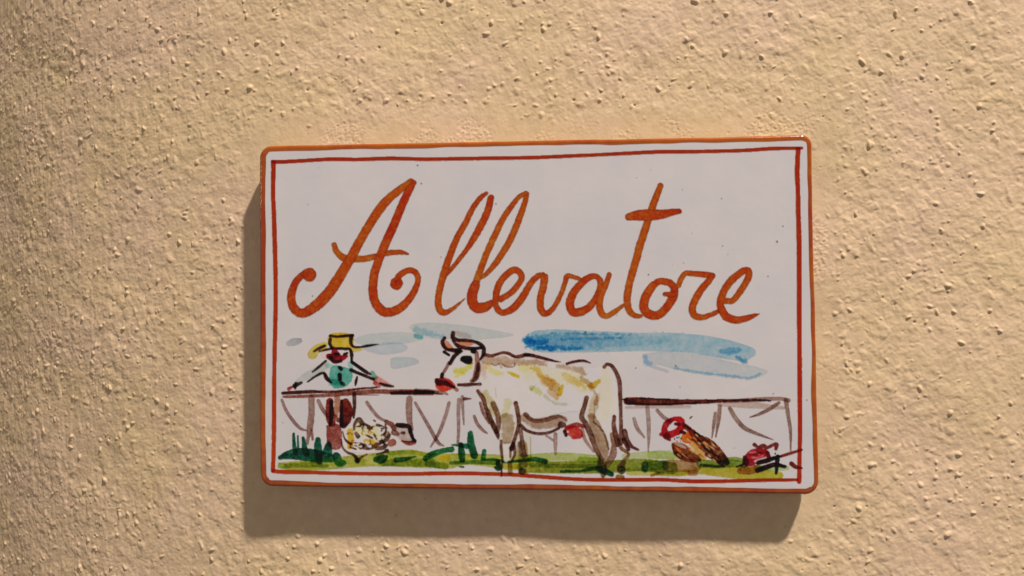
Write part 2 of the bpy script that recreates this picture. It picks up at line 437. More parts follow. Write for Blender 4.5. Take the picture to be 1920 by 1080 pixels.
# ---- clouds
def draw_clouds():
    G = (156, 172, 174)
    zoom(510, 590, 5.4)
    item('painted_cloud'); st([(165, 290, 40), (220, 275, 66), (280, 262, 46)], (150, 158, 162), 0.8, (130, 136, 142), wet=0.3)
    item('painted_cloud')
    fill([(830, 255), (900, 215), (1000, 195), (1150, 180), (1300, 175), (1420, 188), (1500, 205), (1525, 235), (1450, 265), (1330, 292), (1200, 300), (1000, 320), (880, 290)],
         G, 0.85, (164, 176, 172), wet=0.3)
    fill([(920, 345), (960, 315), (1080, 295), (1250, 280), (1340, 300), (1375, 330), (1340, 370), (1230, 392), (1100, 400), (1000, 375)], (146, 166, 178), 0.75, (160, 172, 176), wet=0.35)
    st([(1455, 215, 40), (1510, 230, 40)], (104, 158, 164), 0.7)
    item('painted_cloud')
    fill([(1200, 450), (1250, 430), (1400, 430), (1480, 462), (1480, 490), (1380, 520), (1240, 545), (1205, 520)], (152, 168, 172), 0.85, wet=0.35)
    zoom(740, 590, 6.4)
    item('painted_cloud')
    fill([(175, 150), (240, 110), (400, 95), (600, 105), (850, 130), (1100, 170), (1350, 215), (1425, 240), (1350, 262), (1100, 285), (900, 295), (700, 285), (520, 290), (430, 265), (330, 240), (230, 200)],
         (152, 170, 172), 0.85, (164, 174, 172), wet=0.35)
    st([(260, 180, 60), (400, 220, 60), (560, 260, 50)], (130, 164, 178), 0.5, soft=4)
    zoom(960, 600, 5.4)
    item('painted_cloud', None, 'strong blue brush stroke cloud')
    P = [(115, 190), (160, 140), (260, 105), (470, 95), (800, 110), (1200, 125), (1620, 130), (1746, 138), (1950, 156), (2150, 192), (2350, 248), (2446, 288),
         (2466, 346), (2400, 398), (2371, 441), (2316, 416), (2196, 396), (1996, 366), (1796, 331), (1596, 321), (1300, 312), (1000, 320), (700, 325), (500, 325), (300, 325), (230, 290), (190, 260), (120, 235)]
    fill(P, (122, 162, 176), 0.92, (146, 170, 178), wet=0.25, grain=0.2)
    st([(180, 210, 100), (350, 215, 130), (600, 218, 140), (900, 215, 120), (1300, 212, 90), (1700, 220, 50)], (62, 138, 176), 0.62, (160, 178, 182), soft=8, grain=0.5)
    st([(150, 220, 70), (230, 240, 80), (330, 225, 50)], (24, 116, 172), 0.6, soft=4)
    st([(240, 290, 40), (420, 285, 34), (700, 285, 26)], (34, 120, 168), 0.5, soft=3)
    st([(500, 195, 20), (800, 190, 20), (1100, 180, 20)], (70, 130, 160), 0.4, soft=2)
    st([(400, 130, 14), (700, 140, 12), (1200, 150, 12)], (110, 150, 165), 0.6, soft=2)
    st([(2120, 318, 34), (2230, 310, 60), (2300, 300, 40)], (92, 146, 176), 0.55, soft=3)
    st([(2270, 370, 20), (2330, 410, 36), (2370, 425, 26)], (78, 138, 166), 0.6, soft=3)
    zoom(1200, 590, 5.4)
    item('painted_cloud')
    fill([(25, 425), (60, 395), (200, 375), (400, 385), (600, 405), (800, 450), (1000, 495), (1150, 520), (1270, 558), (1295, 575), (1230, 618), (1110, 652), (900, 630), (700, 605), (500, 580), (350, 548), (200, 505), (150, 500), (180, 525), (280, 560), (280, 580), (150, 545), (50, 500)],
         (152, 168, 174), 0.85, (164, 172, 172), wet=0.4)
    st([(50, 430, 40), (60, 480, 50), (110, 500, 40)], (120, 158, 190), 0.7, soft=3)
    st([(350, 540, 14), (600, 585, 20), (900, 620, 22), (1110, 640, 22), (1220, 600, 18)], (128, 164, 186), 0.75, soft=2)

# ---- fence
def draw_fence():
    item('painted_fence', None, 'brown rail fence the farmer leans on')
    zoom(510, 720, 5.4)
    for b in ([(400, 140, 56), (400, 300, 56), (385, 430, 58), (370, 520, 34), (360, 600, 24)], [(402, 460, 24), (412, 560, 22)],
              [(1392, 150, 58), (1388, 260, 58), (1395, 380, 50), (1420, 460, 24)]):
        st(b, (150, 118, 106), 0.85, (140, 100, 90), wet=0.3)
    st([(832, 100, 36), (835, 230, 30), (828, 340, 20)], (84, 46, 40), 0.85, wet=0.2)
    for b in ([(100, 160, 24), (140, 260, 28), (220, 380, 30), (290, 450, 26), (350, 470, 12)], [(470, 170, 34), (510, 250, 36), (560, 330, 24)],
              [(960, 185, 30), (1020, 270, 30), (1090, 345, 28), (1160, 380, 26)], [(1450, 190, 24), (1520, 310, 28), (1600, 450, 32), (1680, 590, 32), (1738, 625 + 0, 12)]):
        st(b, (146, 114, 106), 0.85, (132, 98, 90), wet=0.35)
    zoom(780, 720, 5.4)
    for b in ([(335, 190, 30), (300, 320, 32), (230, 500, 30), (150, 635, 14)], [(435, 160, 34), (430, 300, 32), (432, 420, 30), (425, 590, 24)],
              [(470, 130, 30), (475, 260, 24), (485, 410, 12)], [(590, 325, 26), (620, 400, 30), (680, 470, 26), (725, 500, 10)]):
        st(b, (150, 120, 112), 0.85, (138, 104, 98), wet=0.35)
    st([(490, 150, 30), (560, 148, 8)], (96, 50, 44), 0.85)
    zoom(960, 720, 5.4)
    lf = cur['item']
    item('painted_fence_post')
    st([(440, 510, 36), (440, 600, 34), (440, 710, 20)], BRL, 0.8, wet=0.35)
    st([(345, 520, 20), (420, 570, 22)], BRL, 0.75, wet=0.3)
    use(lf)
    zoom(510, 720, 5.4)
    st([(115, 128, 20), (200, 128, 26), (400, 120, 28), (620, 112, 30), (860, 88, 38), (1060, 76, 40), (1200, 78, 40), (1400, 82, 50), (1620, 88, 46)], (140, 80, 66), 0.85, (124, 66, 50))
    st([(108, 92, 26), (230, 86, 32), (400, 78, 30), (600, 80, 24), (740, 66, 22), (900, 46, 18), (1060, 35, 16)], (66, 20, 18), 0.95, (104, 46, 36))
    st([(840, 110, 10), (1080, 112, 6)], (100, 60, 50), 0.7)
    st([(1210, 92, 28), (1400, 86, 36), (1620, 86, 30)], (74, 24, 18), 0.9, grain=0.5)
    zoom(780, 600, 5.4)
    st([(0, 722, 50), (150, 726, 44), (280, 738, 28), (320, 752, 16)], (150, 112, 100), 0.85)
    st([(0, 742, 20), (150, 742, 18), (270, 752, 10)], (96, 50, 40), 0.8)
    st([(0, 715, 14), (120, 718, 14), (230, 730, 10)], (110, 70, 60), 0.7)
    item('painted_fence', None, 'brown rail fence behind the hen')
    zoom(960, 600, 5.4)
    st([(1155, 885, 20), (1400, 878, 26), (1620, 876, 26), (1800, 876, 24)], (178, 156, 146), 0.8, wet=0.3)
    st([(1370, 880, 36), (1380, 980, 38), (1385, 1080, 36), (1385, 1210, 26), (1380, 1330, 8)], (150, 122, 112), 0.85, wet=0.3)
    zoom(960, 720, 5.4)
    st([(1235, 350, 30), (1270, 450, 34), (1340, 540, 16)], (150, 124, 114), 0.85, wet=0.3)
    st([(1470, 265, 30), (1530, 330, 34), (1600, 378, 30)], (140, 112, 102), 0.85, wet=0.3)
    zoom(1200, 590, 5.4)
    st([(800, 905, 36), (1100, 910, 60), (1300, 930, 40), (1460, 945, 26)], (178, 154, 144), 0.75, wet=0.3)
    st([(850, 880, 26), (1150, 862, 40), (1400, 850, 34), (1505, 866, 36)], (148, 116, 104), 0.85, wet=0.2)
    st([(-130, 876, 64), (0, 876, 72), (250, 885, 60), (450, 882, 46), (650, 880, 40), (900, 868, 26), (1200, 865, 22), (1320, 872, 12)], (108, 44, 30), 0.95, (66, 20, 16), grain=0.4)
    st([(-100, 900, 24), (200, 908, 18), (600, 895, 16)], (54, 16, 12), 0.7)
    st([(0, 850, 14), (300, 856, 14)], (60, 20, 16), 0.6)
    zoom(960, 600, 5.4)
    st([(1118, 804, 10), (1165, 800, 22)], (80, 40, 32), 0.8)
    st([(1165, 828, 40), (1230, 826, 50)], (150, 92, 74), 0.9)
    zoom(1220, 730, 5.4)
    for b in ([(700, 170, 34), (690, 300, 34), (660, 480, 12)], [(655, 240, 28), (640, 350, 30), (620, 495, 8)], [(800, 190, 34), (860, 290, 38), (950, 390, 38), (1080, 450, 28), (1240, 510, 8)],
              [(1300, 135, 28), (1200, 200, 34), (1100, 250, 26), (1005, 282, 10)], [(1370, 110, 40), (1390, 250, 34), (1415, 420, 28), (1418, 620, 12)]):
        st(b, (142, 112, 100), 0.88, (128, 96, 86), wet=0.35)
    st([(400, 290, 14), (420, 275, 10)], (60, 50, 50), 0.8)

# ---- farmer
def draw_farmer():
    far = item('painted_farmer', None, 'painted farmer in a yellow straw hat and teal shirt')
    zoom(510, 590, 5.4)
    st([(540, 510, 70), (450, 570, 60), (350, 620, 60), (270, 670, 40)], (166, 170, 162), 0.8, wet=0.3)
    fill([(590, 540), (640, 510), (690, 520), (740, 530), (800, 560), (815, 640), (770, 710), (700, 742), (620, 738), (580, 660)], (60, 146, 126), 0.9, (92, 166, 146), wet=0.4)
    st([(560, 515, 44), (610, 520, 30)], (150, 184, 172), 0.8)
    st([(785, 490, 30), (800, 530, 44)], (130, 176, 164), 0.8)
    st([(610, 680, 60), (680, 690, 50)], (30, 120, 104), 0.5, soft=3)
    st([(525, 400, 50), (540, 420, 40)], (206, 178, 166), 0.6)
    st([(630, 360, 50), (640, 400, 70)], (150, 14, 40), 0.85)
    st([(575, 420, 50), (640, 440, 84), (700, 440, 56), (755, 420, 26)], (122, 10, 24), 0.95, (160, 14, 30))
    st([(590, 430, 30), (630, 475, 34), (700, 470, 26)], (52, 12, 14), 0.85)
    st([(640, 395, 24), (675, 398, 26)], (34, 10, 14), 0.9)
    st([(730, 400, 22), (760, 390, 22)], (44, 12, 16), 0.9)
    st([(1065, 660, 70), (1120, 690, 60), (1200, 722, 30)], (200, 140, 130), 0.85)
    st([(1045, 690, 40), (1080, 720, 40)], (160, 80, 74), 0.6)
    st([(1015, 590, 40), (1050, 640, 40)], (112, 156, 136), 0.85)
    for b in ([(545, 468, 20), (480, 525, 24), (410, 580, 14)], [(360, 680, 14), (440, 625, 20), (520, 590, 24), (555, 645, 36), (598, 688, 20)], [(230, 720, 44), (300, 688, 22)],
              [(240, 690, 20), (235, 745, 20)], [(812, 482, 30), (880, 530, 32), (950, 578, 32), (1000, 605, 16)], [(800, 560, 32), (870, 590, 28), (950, 622, 28), (1030, 655, 26)],
              [(862, 630, 16), (850, 680, 26), (845, 715, 14)], [(1095, 695, 18), (1150, 714, 28), (1228, 726, 18)],
              [(685, 535, 34), (700, 550, 34)], [(685, 610, 38), (688, 655, 36)], [(705, 690, 30), (725, 705, 30)]):
        st(b, INK, 0.95, (54, 30, 26))
    st([(170, 750, 30), (195, 735, 26)], (150, 44, 50), 0.8)
    # trousers
    tr = item('trousers', far)
    zoom(510, 720, 5.4)
    fill([(550, 420), (650, 400), (700, 450), (712, 560), (690, 650), (620, 662), (560, 610)], (150, 78, 68), 0.9, (132, 60, 50), wet=0.3)
    st([(660, 140, 50), (660, 230, 54), (650, 310, 40)], (168, 118, 92), 0.85)
    st([(585, 175, 60), (585, 260, 76), (595, 350, 80), (610, 400, 60)], (126, 42, 32), 0.9)
    st([(600, 175, 30), (602, 300, 40), (592, 410, 34)], (50, 14, 14), 0.85)
    st([(745, 185, 70), (758, 260, 104), (745, 350, 100), (722, 415, 64)], (122, 36, 20), 0.95, (76, 14, 10))
    st([(705, 170, 24), (702, 300, 34), (705, 410, 40)], (44, 12, 12), 0.8)
    st([(640, 320, 24), (670, 370, 34)], (140, 60, 46), 0.7)
    # hat
    item('straw_hat', far)
    zoom(510, 590, 5.4)
    Y = (208, 184, 62)
    fill([(560, 240), (600, 192), (700, 180), (805, 200), (830, 260), (800, 345), (700, 350), (600, 345)], Y, 0.92, (196, 168, 40), wet=0.3)
    st([(530, 310, 60), (450, 350, 76), (410, 400, 84)], Y, 0.85, (186, 166, 70), wet=0.35)
    st([(830, 350, 50), (900, 348, 26)], (196, 176, 80), 0.8)
    H = (62, 32, 24)
    for b in ([(590, 215, 28), (660, 222, 24), (740, 215, 26), (818, 210, 28)], [(590, 250, 32), (585, 290, 30), (608, 342, 24)],
              [(802, 215, 40), (800, 290, 30), (832, 326, 22), (900, 326, 18), (970, 315, 24), (1080, 298, 6)], [(425, 372, 18), (480, 340, 28), (535, 315, 24)],
              [(480, 372, 14), (560, 352, 22), (620, 342, 18)], [(660, 340, 22), (740, 346, 26), (788, 350, 24), (806, 400, 32), (806, 468, 20)]):
        st(b, H, 0.93, (44, 18, 16))
    st([(600, 330, 20), (680, 348, 20)], (90, 40, 30), 0.7)

# ---- sheep
def draw_sheep():
    sh = item('painted_sheep', None, 'curly cream sheep with a dark face')
    zoom(510, 720, 5.4)
    fill([(740, 450), (830, 380), (950, 360), (1100, 370), (1190, 440), (1230, 540), (1150, 640), (1000, 690), (850, 690), (740, 650), (710, 540)], (203, 200, 190), 0.8, over=True, soft=3)
    st([(880, 450, 80), (1000, 480, 110), (1080, 500, 90)], (204, 196, 142), 0.7, soft=4)
    st([(790, 485, 60), (800, 560, 54), (785, 640, 40)], (196, 158, 48), 0.9)
    st([(950, 580, 44), (1030, 600, 60), (1095, 590, 30)], (196, 164, 56), 0.9)
    B = (98, 62, 46)
    for b in ([(830, 460, 20), (838, 400, 24), (880, 360, 42), (920, 405, 36)], [(940, 418, 40), (995, 446, 36)], [(1065, 415, 26), (1090, 420, 22)], [(1030, 368, 14), (1045, 376, 14)],
              [(1148, 415, 16), (1152, 480, 18), (1108, 522, 10)], [(850, 498, 30), (872, 532, 38)], [(1035, 515, 22), (1045, 528, 22)],
              [(855, 608, 40), (930, 632, 54), (1010, 642, 36), (1090, 595, 40), (1160, 562, 36), (1192, 515, 18)], [(1055, 655, 26), (1120, 645, 40), (1160, 620, 26)],
              [(715, 480, 10), (735, 550, 14), (770, 590, 24), (805, 605, 20)], [(702, 560, 10), (715, 640, 16), (760, 690, 20), (830, 720, 26), (862, 765, 36)],
              [(960, 712, 16), (900, 745, 22), (868, 782, 40)], [(1060, 712, 14), (1130, 692, 22), (1165, 675, 36)], [(738, 430, 12), (780, 395, 12)], [(790, 640, 16), (850, 660, 14)],
              [(960, 520, 14), (1010, 545, 18), (1060, 555, 14)], [(1120, 580, 22), (1140, 610, 22)]):
        st(b, B, 0.85, (70, 44, 36), wet=0.25)
    st([(862, 775, 44)], (44, 44, 28), 0.8)
    r = np.random.default_rng(31)
    for k in range(46):
        a = r.uniform(0, 2 * math.pi); q = math.sqrt(r.random())
        x = 965 + 225 * q * math.cos(a); y = 530 + 140 * q * math.sin(a)
        t0 = r.uniform(0, 2 * math.pi); R_ = r.uniform(14, 34)
        arc = [(x + R_ * math.cos(t0 + u), y + 0.8 * R_ * math.sin(t0 + u), r.uniform(7, 17)) for u in (0, 0.7, 1.4, 2.1)]
        if r.random() < 0.42: st(arc, (206, 203, 196), 0.9, over=True)
        else: st(arc, [(104, 66, 48), (70, 46, 38), (176, 138, 58), (140, 100, 80)][int(r.integers(4))], r.uniform(0.6, 0.9))
    item('head', sh)
    fill([(1240, 470), (1270, 425), (1340, 410), (1400, 440), (1430, 520), (1455, 575), (1420, 605), (1350, 600), (1300, 560), (1260, 520)], (176, 156, 144), 0.7, (150, 118, 104), grain=0.6)
    st([(1160, 385, 40), (1210, 410, 44), (1235, 450, 40)], (124, 70, 56), 0.8, wet=0.3)
    st([(1268, 415, 36), (1320, 420, 46), (1385, 432, 36), (1402, 485, 36), (1425, 545, 30), (1450, 578, 30)], (42, 20, 18), 0.95)
    st([(1235, 490, 50), (1270, 505, 40)], (120, 80, 70), 0.85, wet=0.4)
    st([(1310, 495, 20), (1335, 495, 30)], (84, 44, 40), 0.9)
    st([(1315, 575, 18), (1380, 602, 34), (1440, 592, 34)], (150, 72, 54), 0.85)
    st([(1205, 600, 60), (1225, 590, 60)], (146, 84, 64), 0.85, wet=0.4)
    st([(1330, 580, 10), (1390, 585, 12), (1430, 575, 14)], (60, 26, 22), 0.8)

# ---- cow
def draw_cow():
    cow = item('painted_cow', None, 'white cow with yellow and brown patches')
    zoom(0, 0, 1)
    fill([(903, 672), (940, 664), (1000, 674), (1060, 682), (1105, 690), (1140, 688), (1158, 730), (1161, 790), (1150, 835), (1128, 830), (1112, 780), (1060, 772), (1000, 790), (970, 800), (968, 850), (942, 860), (938, 790), (912, 760), (900, 715)],
         (199, 196, 191), 0.75, (192, 189, 184), over=True, soft=4)
    zoom(780, 600, 5.4)
    st([(690, 400, 80), (760, 410, 90), (880, 420, 96), (980, 430, 70), (1100, 425, 50), (1300, 440, 36)], (158, 130, 110), 0.8, soft=4)
    st([(680, 460, 80), (690, 560, 50)], (176, 146, 128), 0.6, soft=4)
    st([(740, 480, 60), (800, 530, 50), (880, 545, 24)], (198, 184, 110), 0.6, soft=4)
    st([(940, 530, 30), (1030, 575, 36)], (198, 160, 40), 0.85, soft=2)
    st([(1060, 480, 60), (1180, 490, 70), (1260, 520, 60)], (196, 184, 124), 0.55, soft=6)
    zoom(960, 600, 5.4)
    st([(180, 560, 120), (350, 560, 140), (600, 590, 150), (740, 690, 130)], (194, 184, 150), 0.5, soft=6)
    st([(200, 490, 40), (260, 520, 50), (310, 590, 70), (370, 640, 90), (440, 680, 80)], (174, 142, 88), 0.65, soft=4, grain=0.7)
    st([(340, 620, 60), (400, 650, 70)], (178, 136, 76), 0.4, soft=4, grain=0.6)
    st([(380, 720, 60), (440, 770, 60), (445, 800, 30)], (176, 146, 116), 0.75, soft=2)
    st([(510, 670, 40), (480, 740, 50)], (188, 152, 44), 0.75, soft=2, grain=0.6)
    st([(530, 550, 60), (590, 610, 70), (700, 650, 60), (740, 720, 40)], (180, 156, 98), 0.6, soft=4, grain=0.6)
    st([(810, 670, 60), (880, 620, 34)], (184, 150, 44), 0.9, soft=2)
    st([(460, 470, 46), (600, 490, 56), (700, 510, 60), (735, 545, 36)], (158, 132, 114), 0.75, soft=4)
    st([(700, 590, 40), (780, 650, 50), (840, 740, 40)], (160, 138, 104), 0.8, soft=3)
    st([(200, 690, 50), (260, 720, 70), (290, 740, 40)], (172, 168, 122), 0.85, soft=3)
    st([(200, 700, 10), (240, 655, 12)], (140, 130, 90), 0.5, soft=2)
    st([(930, 520, 90), (940, 700, 130), (950, 860, 130), (950, 980, 100)], (192, 186, 154), 0.5, soft=7)
    st([(330, 770, 30), (400, 820, 30), (470, 850, 24), (560, 860, 20)], (160, 156, 146), 0.7, soft=3)
    zoom(780, 720, 5.4)
    st([(700, 90, 60), (760, 200, 60), (800, 300, 60)], (166, 156, 118), 0.7, soft=4)
    st([(800, 40, 16), (812, 130, 14)], (160, 140, 130), 0.6, soft=2)
    st([(930, 200, 90), (900, 300, 70)], (172, 168, 132), 0.7, soft=3)
    st([(920, 360, 130), (930, 480, 120), (920, 560, 90)], (156, 136, 114), 0.95, soft=2.5)
    st([(1090, 340, 60), (1200, 400, 90), (1330, 390, 110), (1450, 370, 110), (1495, 360, 70)], (156, 130, 112), 0.95, soft=2)
    # legs behind
    st([(1140, 480, 50), (1145, 600, 44), (1145, 730, 44)], (188, 182, 162), 0.7, soft=2)
    st([(1160, 540, 8), (1162, 730, 8)], (130, 116, 100), 0.6)
    st([(1075, 620, 96), (1085, 760, 86), (1082, 880, 84)], (140, 118, 84), 0.65, soft=2, wet=0.2)
    st([(1075, 885, 70)], (64, 60, 34), 0.8, wet=0.3)
    st([(1060, 470, 40), (1078, 600, 42), (1098, 730, 50)], (116, 86, 70), 0.85, wet=0.3)
    st([(1050, 600, 30), (1065, 720, 30)], (120, 94, 78), 0.7)
    # chest and near foreleg
    st([(625, 70, 34), (680, 150, 44), (710, 250, 40), (760, 370, 50), (820, 500, 44), (835, 552, 20)], (112, 70, 54), 0.9, (84, 48, 36), wet=0.2)
    st([(650, 190, 24), (680, 290, 30), (740, 400, 16)], (124, 88, 76), 0.8, wet=0.3)
    st([(780, 200, 54), (822, 300, 52), (838, 420, 46), (815, 480, 50)], (116, 82, 64), 0.85, wet=0.2)
    st([(730, 270, 30), (770, 400, 40)], (140, 116, 92), 0.5, soft=2)
    st([(1010, 195, 44), (1030, 290, 42), (1042, 390, 40), (1020, 490, 36), (985, 600, 40), (968, 655, 50)], (96, 58, 42), 0.92, wet=0.2)
    st([(860, 575, 26), (865, 680, 30), (880, 790, 20)], (98, 64, 44), 0.88, wet=0.2)
    st([(880, 600, 14), (950, 596, 12)], (140, 110, 96), 0.6)
    st([(985, 610, 44), (1002, 700, 30), (972, 772, 22)], (104, 66, 46), 0.88)
    st([(960, 640, 26), (955, 740, 20)], (86, 52, 38), 0.6)
    st([(872, 800, 16), (865, 930, 18)], (100, 44, 24), 0.85)
    st([(950, 800, 46), (955, 900, 44)], (118, 96, 44), 0.75)
    # belly
    st([(1110, 310, 46), (1170, 362, 40), (1280, 372, 40), (1380, 340, 44), (1460, 328, 30), (1522, 365, 22)], (112, 76, 62), 0.7, wet=0.3, grain=0.6, soft=1.5)
    st([(1060, 420, 36), (1130, 475, 30), (1240, 502, 30), (1350, 490, 28), (1450, 445, 26)], (88, 52, 42), 0.92, wet=0.2)
    st([(1470, 412, 66), (1500, 415, 40)], (92, 58, 50), 0.9, wet=0.3)
    # hind legs
    zoom(960, 720, 5.4)
    st([(850, 130, 90), (820, 240, 90), (810, 330, 60)], (170, 154, 130), 0.8, soft=3)
    st([(800, 330, 70), (860, 470, 110), (910, 600, 116), (930, 690, 90), (905, 830, 86)], (150, 124, 100), 0.9, soft=2)
    st([(860, 120, 26), (850, 190, 44)], (152, 116, 96), 0.7, soft=2)
    st([(840, 200, 12), (825, 380, 10)], (140, 116, 96), 0.6)
    st([(825, 385, 14), (890, 440, 20), (940, 520, 22), (978, 660, 16)], (124, 96, 78), 0.75, wet=0.3)
    st([(755, 140, 44), (735, 220, 44), (706, 330, 50), (745, 400, 52), (795, 510, 56), (830, 610, 50), (870, 700, 46), (915, 765, 36)], (98, 62, 48), 0.92, (110, 76, 60), wet=0.2)
    st([(712, 460, 34), (740, 560, 34), (825, 685, 18)], (150, 116, 102), 0.85, wet=0.3)
    st([(885, 770, 50), (915, 860, 90), (930, 940, 24)], (98, 88, 48), 0.75, soft=2)
    st([(1035, 330, 36), (1030, 420, 42), (1050, 520, 52), (1072, 620, 36)], (100, 56, 46), 0.92, wet=0.2)
    st([(1010, 510, 42), (1030, 620, 48), (1020, 720, 70), (960, 830, 46)], (128, 92, 76), 0.85, wet=0.3)
    st([(1075, 560, 30), (1110, 650, 36), (1180, 710, 30), (1140, 770, 40), (1100, 850, 80)], (122, 88, 62), 0.85, wet=0.2)
    st([(1110, 870, 84)], (62, 68, 32), 0.75, wet=0.3)
    st([(1075, 940, 50), (1120, 945, 40)], (130, 96, 44), 0.75)
    # tail
    zoom(960, 600, 5.4)
    st([(935, 475, 34), (960, 447, 30), (1010, 465, 36), (1060, 540, 40), (1090, 640, 42), (1095, 760, 40), (1100, 900, 36), (1105, 1080, 36), (1105, 1170, 46), (1108, 1250, 34)], (92, 50, 38), 0.93, (112, 74, 62), wet=0.25)
    zoom(960, 720, 5.4)
    st([(1140, 480, 52), (1165, 570, 50), (1210, 630, 36), (1278, 666, 24)], (98, 58, 46), 0.9, wet=0.25)
    st([(1130, 560, 40), (1180, 662, 36)], (96, 48, 40), 0.9)
    # back line
    zoom(780, 600, 5.4)
    st([(700, 350, 34), (760, 362, 34), (820, 346, 28), (880, 330, 28), (940, 340, 32), (1000, 370, 32), (1070, 365, 38), (1110, 352, 40), (1180, 360, 36), (1300, 390, 30), (1400, 415, 20), (1468, 426, 6)], (96, 46, 32), 0.93, (70, 26, 20), grain=0.4)
    st([(1100, 355, 26), (1150, 350, 24)], INK, 0.85)
    st([(760, 440, 8), (800, 460, 12), (850, 440, 8)], (120, 96, 84), 0.7)
    st([(870, 440, 8), (920, 475, 12), (990, 470, 12), (1000, 430, 8)], (120, 96, 84), 0.7)
    zoom(960, 600, 5.4)
    st([(555, 442, 26), (630, 422, 28), (720, 412, 26), (797, 436, 10)], (80, 36, 28), 0.93)
    # udder
    item('udder', cow)
    zoom(960, 720, 5.4)
    st([(560, 470, 70), (620, 480, 116), (680, 510, 80), (620, 535, 44)], (192, 70, 60), 0.93, (170, 44, 40))
    st([(555, 440, 40), (650, 415, 50), (730, 430, 34)], (140, 50, 44), 0.85)
    st([(535, 480, 40), (548, 520, 30)], (58, 28, 28), 0.9)
    st([(565, 484, 18)], (214, 200, 196), 0.9, over=True)
    # head
    hd = item('head', cow)
    zoom(780, 600, 5.4)
    fill([(480, 330), (600, 330), (600, 560), (540, 620), (430, 640), (330, 600), (300, 530), (400, 400)], (203, 201, 194), 0.8, over=True, soft=3)
    st([(395, 520, 46), (480, 510, 60), (545, 470, 56)], (190, 168, 80), 0.75, soft=3, grain=0.5)
    st([(400, 575, 36), (470, 545, 40)], (192, 174, 92), 0.7, soft=3)
    st([(555, 380, 40), (560, 430, 44)], (150, 106, 48), 0.6, soft=2)
    st([(400, 132, 34), (470, 152, 56), (540, 165, 40)], (168, 146, 140), 0.6, soft=2)
    st([(310, 230, 40), (350, 290, 54), (405, 322, 30)], (186, 122, 92), 0.85)
    st([(440, 235, 46), (520, 242, 50), (575, 232, 28)], (190, 124, 92), 0.85)
    for b in ([(290, 182, 34), (268, 225, 40), (300, 288, 34), (360, 305, 36), (430, 310, 46), (468, 315, 18)], [(375, 130, 40), (375, 180, 44), (430, 205, 36), (500, 206, 34), (580, 216, 30), (650, 245, 40), (686, 290, 42), (680, 350, 36), (650, 400, 20)],
              [(375, 210, 24), (430, 265, 38), (520, 286, 36), (600, 288, 32), (660, 282, 30)]):
        st(b, (66, 26, 20), 0.93, (30, 12, 14))
    st([(284, 322, 30), (335, 355, 26)], INK, 0.95)
    st([(480, 395, 64), (530, 405, 84)], (14, 10, 12), 0.98)
    st([(580, 312, 54)], (16, 12, 14), 0.96)
    st([(445, 318, 40), (385, 370, 42), (345, 440, 38)], (52, 24, 20), 0.95)
    st([(335, 430, 30), (305, 490, 32), (280, 530, 28)], (126, 86, 76), 0.85, wet=0.3)
    st([(612, 330, 40), (622, 430, 50), (620, 520, 64), (600, 590, 60), (560, 620, 30)], (128, 88, 74), 0.85, grain=0.5)
    st([(632, 440, 30), (612, 570, 44), (580, 615, 26)], (84, 44, 36), 0.8, grain=0.5)
    st([(430, 656, 30), (520, 656, 34), (600, 650, 28), (650, 650, 32)], (84, 46, 38), 0.9)
    item('muzzle', cow)
    fill([(190, 630), (220, 590), (270, 580), (340, 602), (402, 672), (340, 710), (270, 726), (210, 692)], (172, 34, 28), 0.95, (196, 70, 50))
    st([(265, 550, 36), (262, 575, 40)], (40, 14, 14), 0.95)
    st([(210, 610, 44), (230, 635, 60), (290, 632, 50), (350, 665, 34), (390, 680, 24)], (58, 14, 14), 0.85)
    st([(370, 672, 30), (415, 708, 34)], (132, 84, 74), 0.85, wet=0.3)

